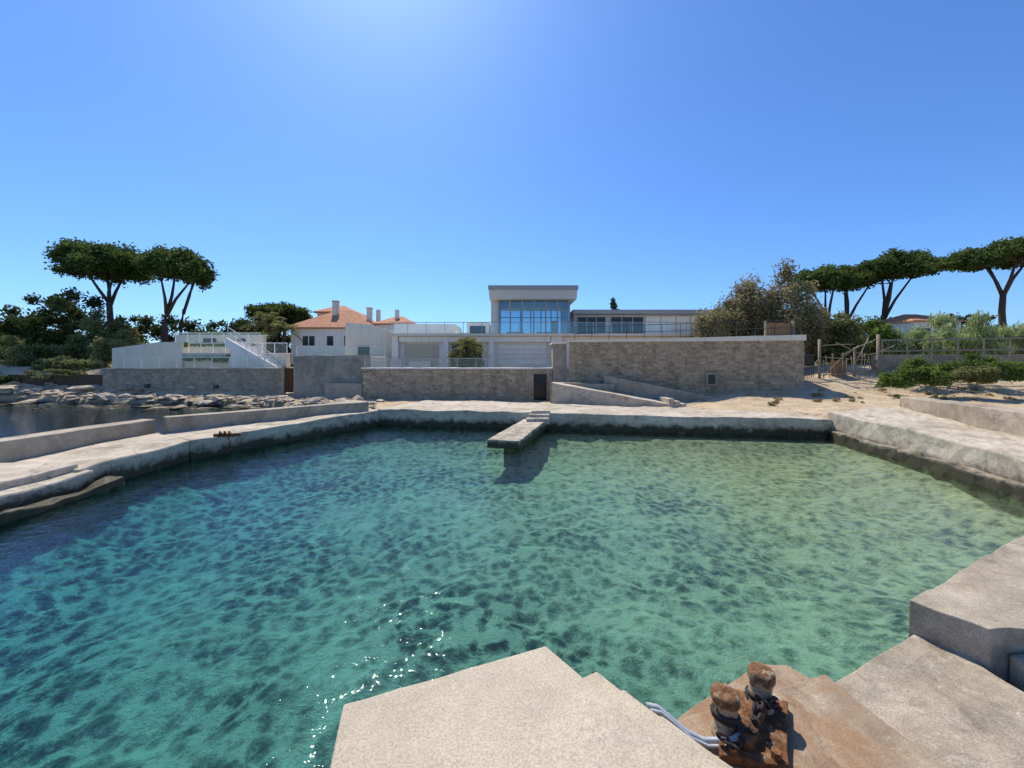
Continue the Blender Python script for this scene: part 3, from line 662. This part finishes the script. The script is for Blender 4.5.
umbrella_pine(-31.8,52,4,11.4,4.4,3.0,(0,0),n=12000,leaf=.17,nc=34)
bush('olive_shrub',-38.5,34.5,2.6,2.6,2,1.9,6000,.11,'olive')
bush('olive_shrub',-34.5,33.5,2.8,2.4,2,1.8,6000,.11,'olive')
bush('olive_shrub',-42.5,34,2.3,2.8,2,1.7,6000,.11,'olive')
bush('olive_shrub',-36,31,1.9,3.0,1.5,1.0,5000,.10,'olive')
bush('olive_shrub',-47,36,2.3,3.2,2,2.0,5000,.12,'olive')
bush('tall_olive_tree',-39.6,37,3.8,2.8,2.2,2.9,9000,.12,'olive',k=20)
bush('dark_shrub',-43,29.8,.9,3.4,1.3,1.3,6000,.10,'dkleaf',k=20)
bush('dark_shrub',-39.0,29.2,.8,2.6,.9,1.1,5000,.09,'dkleaf',k=20)
bush('dark_shrub',-34.5,28.9,1.6,3.4,.6,.5,3500,.08,'olive',k=20)
def palm(name,x,y,z,h,R,nf=26,mat='olive'):
    e=empty(name); vs,fs=tube([(x,y,z-.5),(x+.05,y,z+h)],[.22,.16],8); pyobj('trunk',vs,fs,M['bark'],e)
    vs=[];fs=[]
    for i in range(nf):
        a=random.random()*6.283; el=random.uniform(-.3,1.2); d=Vector((math.cos(a)*math.cos(el),math.sin(a)*math.cos(el),math.sin(el)))
        side=d.cross(Vector((0,0,1))).normalized()
        for j in range(9):
            t=j/8; p=Vector((x,y,z+h))+d*R*t+Vector((0,0,-.55*R*t*t))
            for sg in (-1,1):
                for q in (0,.5):
                    pp=p+d*R*q/8; tip=pp+side*sg*R*.26*(1-.5*t)+d*R*.12+Vector((0,0,-.10*R)); w=d*R*.022
                    b=len(vs); vs+=[pp-w,pp+w,tip]; fs.append((b,b+1,b+2))
    o=pyobj('fronds',vs,fs,M[mat],e); at=o.data.attributes.new('tint','FLOAT','FACE'); at.data.foreach_set('value',[random.random() for _ in fs]); return e
palm('palm_tree',-28.2,44,4,3.6,2.4,34)
palm('palm_tree',-25.8,43,4,2.6,2.0,30)
palm('palm_tree',-3.35,28,2.4,1.6,1.5,46)
bush('bushy_yucca',-3.35,28,2.5,1.5,.9,1.2,5000,.10,'olive',k=20,up=1.2)
bush('garden_shrub',-19.5,31.8,3.1,.8,.6,.35,900,.08,'hedge')
e=empty('cypress_tree'); vs,fs=tube([(12.9,48,3),(12.9,48,10.5)],[.2,.04],7); pyobj('trunk',vs,fs,M['bark'],e)
leaves('foliage',[(12.9+random.uniform(-.15,.15),48+random.uniform(-.15,.15),5.2+.42*i,max(.28,1.15-.06*i),max(.28,1.15-.06*i),.42) for i in range(14)],4500,.13,M['dkleaf'],e,shell=.2,up=1)
for (x,y,z,rx,ry,rz,n) in [(15.9,29.0,3.0,2.4,1.8,3.1,15000),(18.2,29.5,3.6,2.6,2.0,3.6,17000),(20.6,28.5,3.6,2.9,2.2,4.0,24000),(23.2,29.5,3.0,2.4,2,3.3,12000),(17.6,31,3.0,2.8,2,2.6,8000)]:
    bush('tamarisk_bush',x,y,z,rx,ry,rz,n,.09,'tamarisk',k=40)
bush('green_bush',25.2,29,2.8,2.8,1.6,2.7,11000,.10,'olive',k=24)
bush('green_bush',28.2,30,2.8,2.8,1.6,2.3,10000,.10,'shrub',k=24)
umbrella_pine(41.8,50,4,15.8,4.0,3.8,(-.8,0),n=16000,leaf=.17,nc=44,fork=.5)
umbrella_pine(45.6,52,4,16.4,4.4,3.6,(.8,0),n=16000,leaf=.17,nc=44,fork=.5)
umbrella_pine(48.2,50,4,17.5,5.0,4.0,(2.0,0),n=22000,leaf=.17,nc=54,fork=.48,limbs=4)
umbrella_pine(51.4,40,4,15.7,5.2,2.8,(.6,0),n=22000,leaf=.16,nc=54,fork=.66,limbs=4,sk=.03)
treeline('distant_tree_mass',[(38,55,6.5,5,3,2.8),(46,56,6.9,5,3,2.8),(54,57,7.4,5,3,2.8),(62,58,7.6,6,3,2.8),(70,58,7.6,6,3,2.8),(32,54,6.6,4,3,2.6),(26,54,6.2,4,3,2.4)],26000,.22,'dkleaf')
e=empty('white_cottage'); box('walls',46.5,52,44,50,2.5,7.6,M['white'],e); hip('roof',46.5,52,44,50,7.7,8.8,2,e,.3); boxes('windows',[(47.5,48.4,43.93,43.98,5.6,6.8),(50,50.9,43.93,43.98,5.6,6.8)],M['dark'],e)
e=empty('giant_reed_bed'); cl=[]
for i in range(90):
    x=random.uniform(28.8,45); y=random.uniform(26.5,29.5); cl.append((x,y,3.3+random.uniform(0,3.0)*(.8+.2*math.sin(x)),.7,.6,.8))
leaves('reeds',cl,42000,.20,M['reed'],e,up=2.2,shell=.1,aspect=.16)
for (x,y,z,rx,ry,rz,n,mt) in [(20.4,20.6,1.7,1.0,.7,.5,4000,'shrub'),(22.0,20.2,1.8,1.3,.8,.7,6000,'shrub'),(24,19.8,1.9,1.4,.8,.75,7000,'olive'),(26,19.8,2.0,1.5,.8,.8,7000,'shrub'),(28.5,19.6,2.0,1.6,.8,.9,7000,'olive'),(23.4,21.6,2.2,1.8,.7,.7,5000,'shrub'),(26.6,21.8,2.2,1.8,.7,.8,5000,'shrub'),(31,20,2.0,1.8,.8,1.0,5000,'shrub')]:
    bush('dune_shrub',x,y,z-.15,rx,ry,rz,n,.055,mt,k=26,stems=False)
cl=[]
for i in range(60):
    x=random.uniform(12.5,27); y=random.uniform(17.6,21.5)
    z=float(hmap(np.array(x),np.array(y))); s=random.uniform(.06,.22); cl.append((x,y,z+.05,s,s,s*.5))
leaves('beach_plants',cl,3000,.045,M['tamarisk'],None,up=1)

# ------------------------------------------------------------ light
EL=math.radians(56); AZ=math.radians(-22)
w=bpy.data.worlds.new('World'); S.world=w; w.use_nodes=True
nt=w.node_tree; nt.nodes.clear()
sky=nt.nodes.new('ShaderNodeTexSky'); sky.sky_type='NISHITA'; sky.sun_disc=False; sky.sun_elevation=EL; sky.sun_rotation=AZ
sky.air_density=1.0; sky.dust_density=.6; sky.ozone_density=4.0; sky.altitude=0
mu=nt.nodes.new('ShaderNodeMix'); mu.data_type='RGBA'; mu.blend_type='MULTIPLY'; mu.inputs[0].default_value=1; mu.inputs[7].default_value=(.58,.86,1.24,1)
bg=nt.nodes.new('ShaderNodeBackground'); bg.inputs[1].default_value=.142
o=nt.nodes.new('ShaderNodeOutputWorld'); nt.links.new(sky.outputs[0],mu.inputs[6]); nt.links.new(mu.outputs[2],bg.inputs[0]); nt.links.new(bg.outputs[0],o.inputs[0])
L=bpy.data.lights.new('sun','SUN'); L.energy=5.0; L.angle=math.radians(.5); L.color=(1,.93,.80)
lo=bpy.data.objects.new('sun',L); COL.objects.link(lo)
sd=Vector((math.sin(AZ)*math.cos(EL),math.cos(AZ)*math.cos(EL),math.sin(EL)))
lo.rotation_euler=(-sd).to_track_quat('-Z','Y').to_euler(); lo.location=sd*60
# ------------------------------------------------------------ camera
cam=bpy.data.cameras.new('camera'); co=bpy.data.objects.new('camera',cam); COL.objects.link(co)
cam.sensor_width=36; cam.lens=380/1024*36; cam.shift_y=-22/1024; cam.clip_start=.05; cam.clip_end=6000
co.location=(0,0,2.9); co.rotation_euler=(math.radians(90),0,0)
S.camera=co
S.view_settings.view_transform='Standard'; S.view_settings.look='None'; S.view_settings.exposure=0
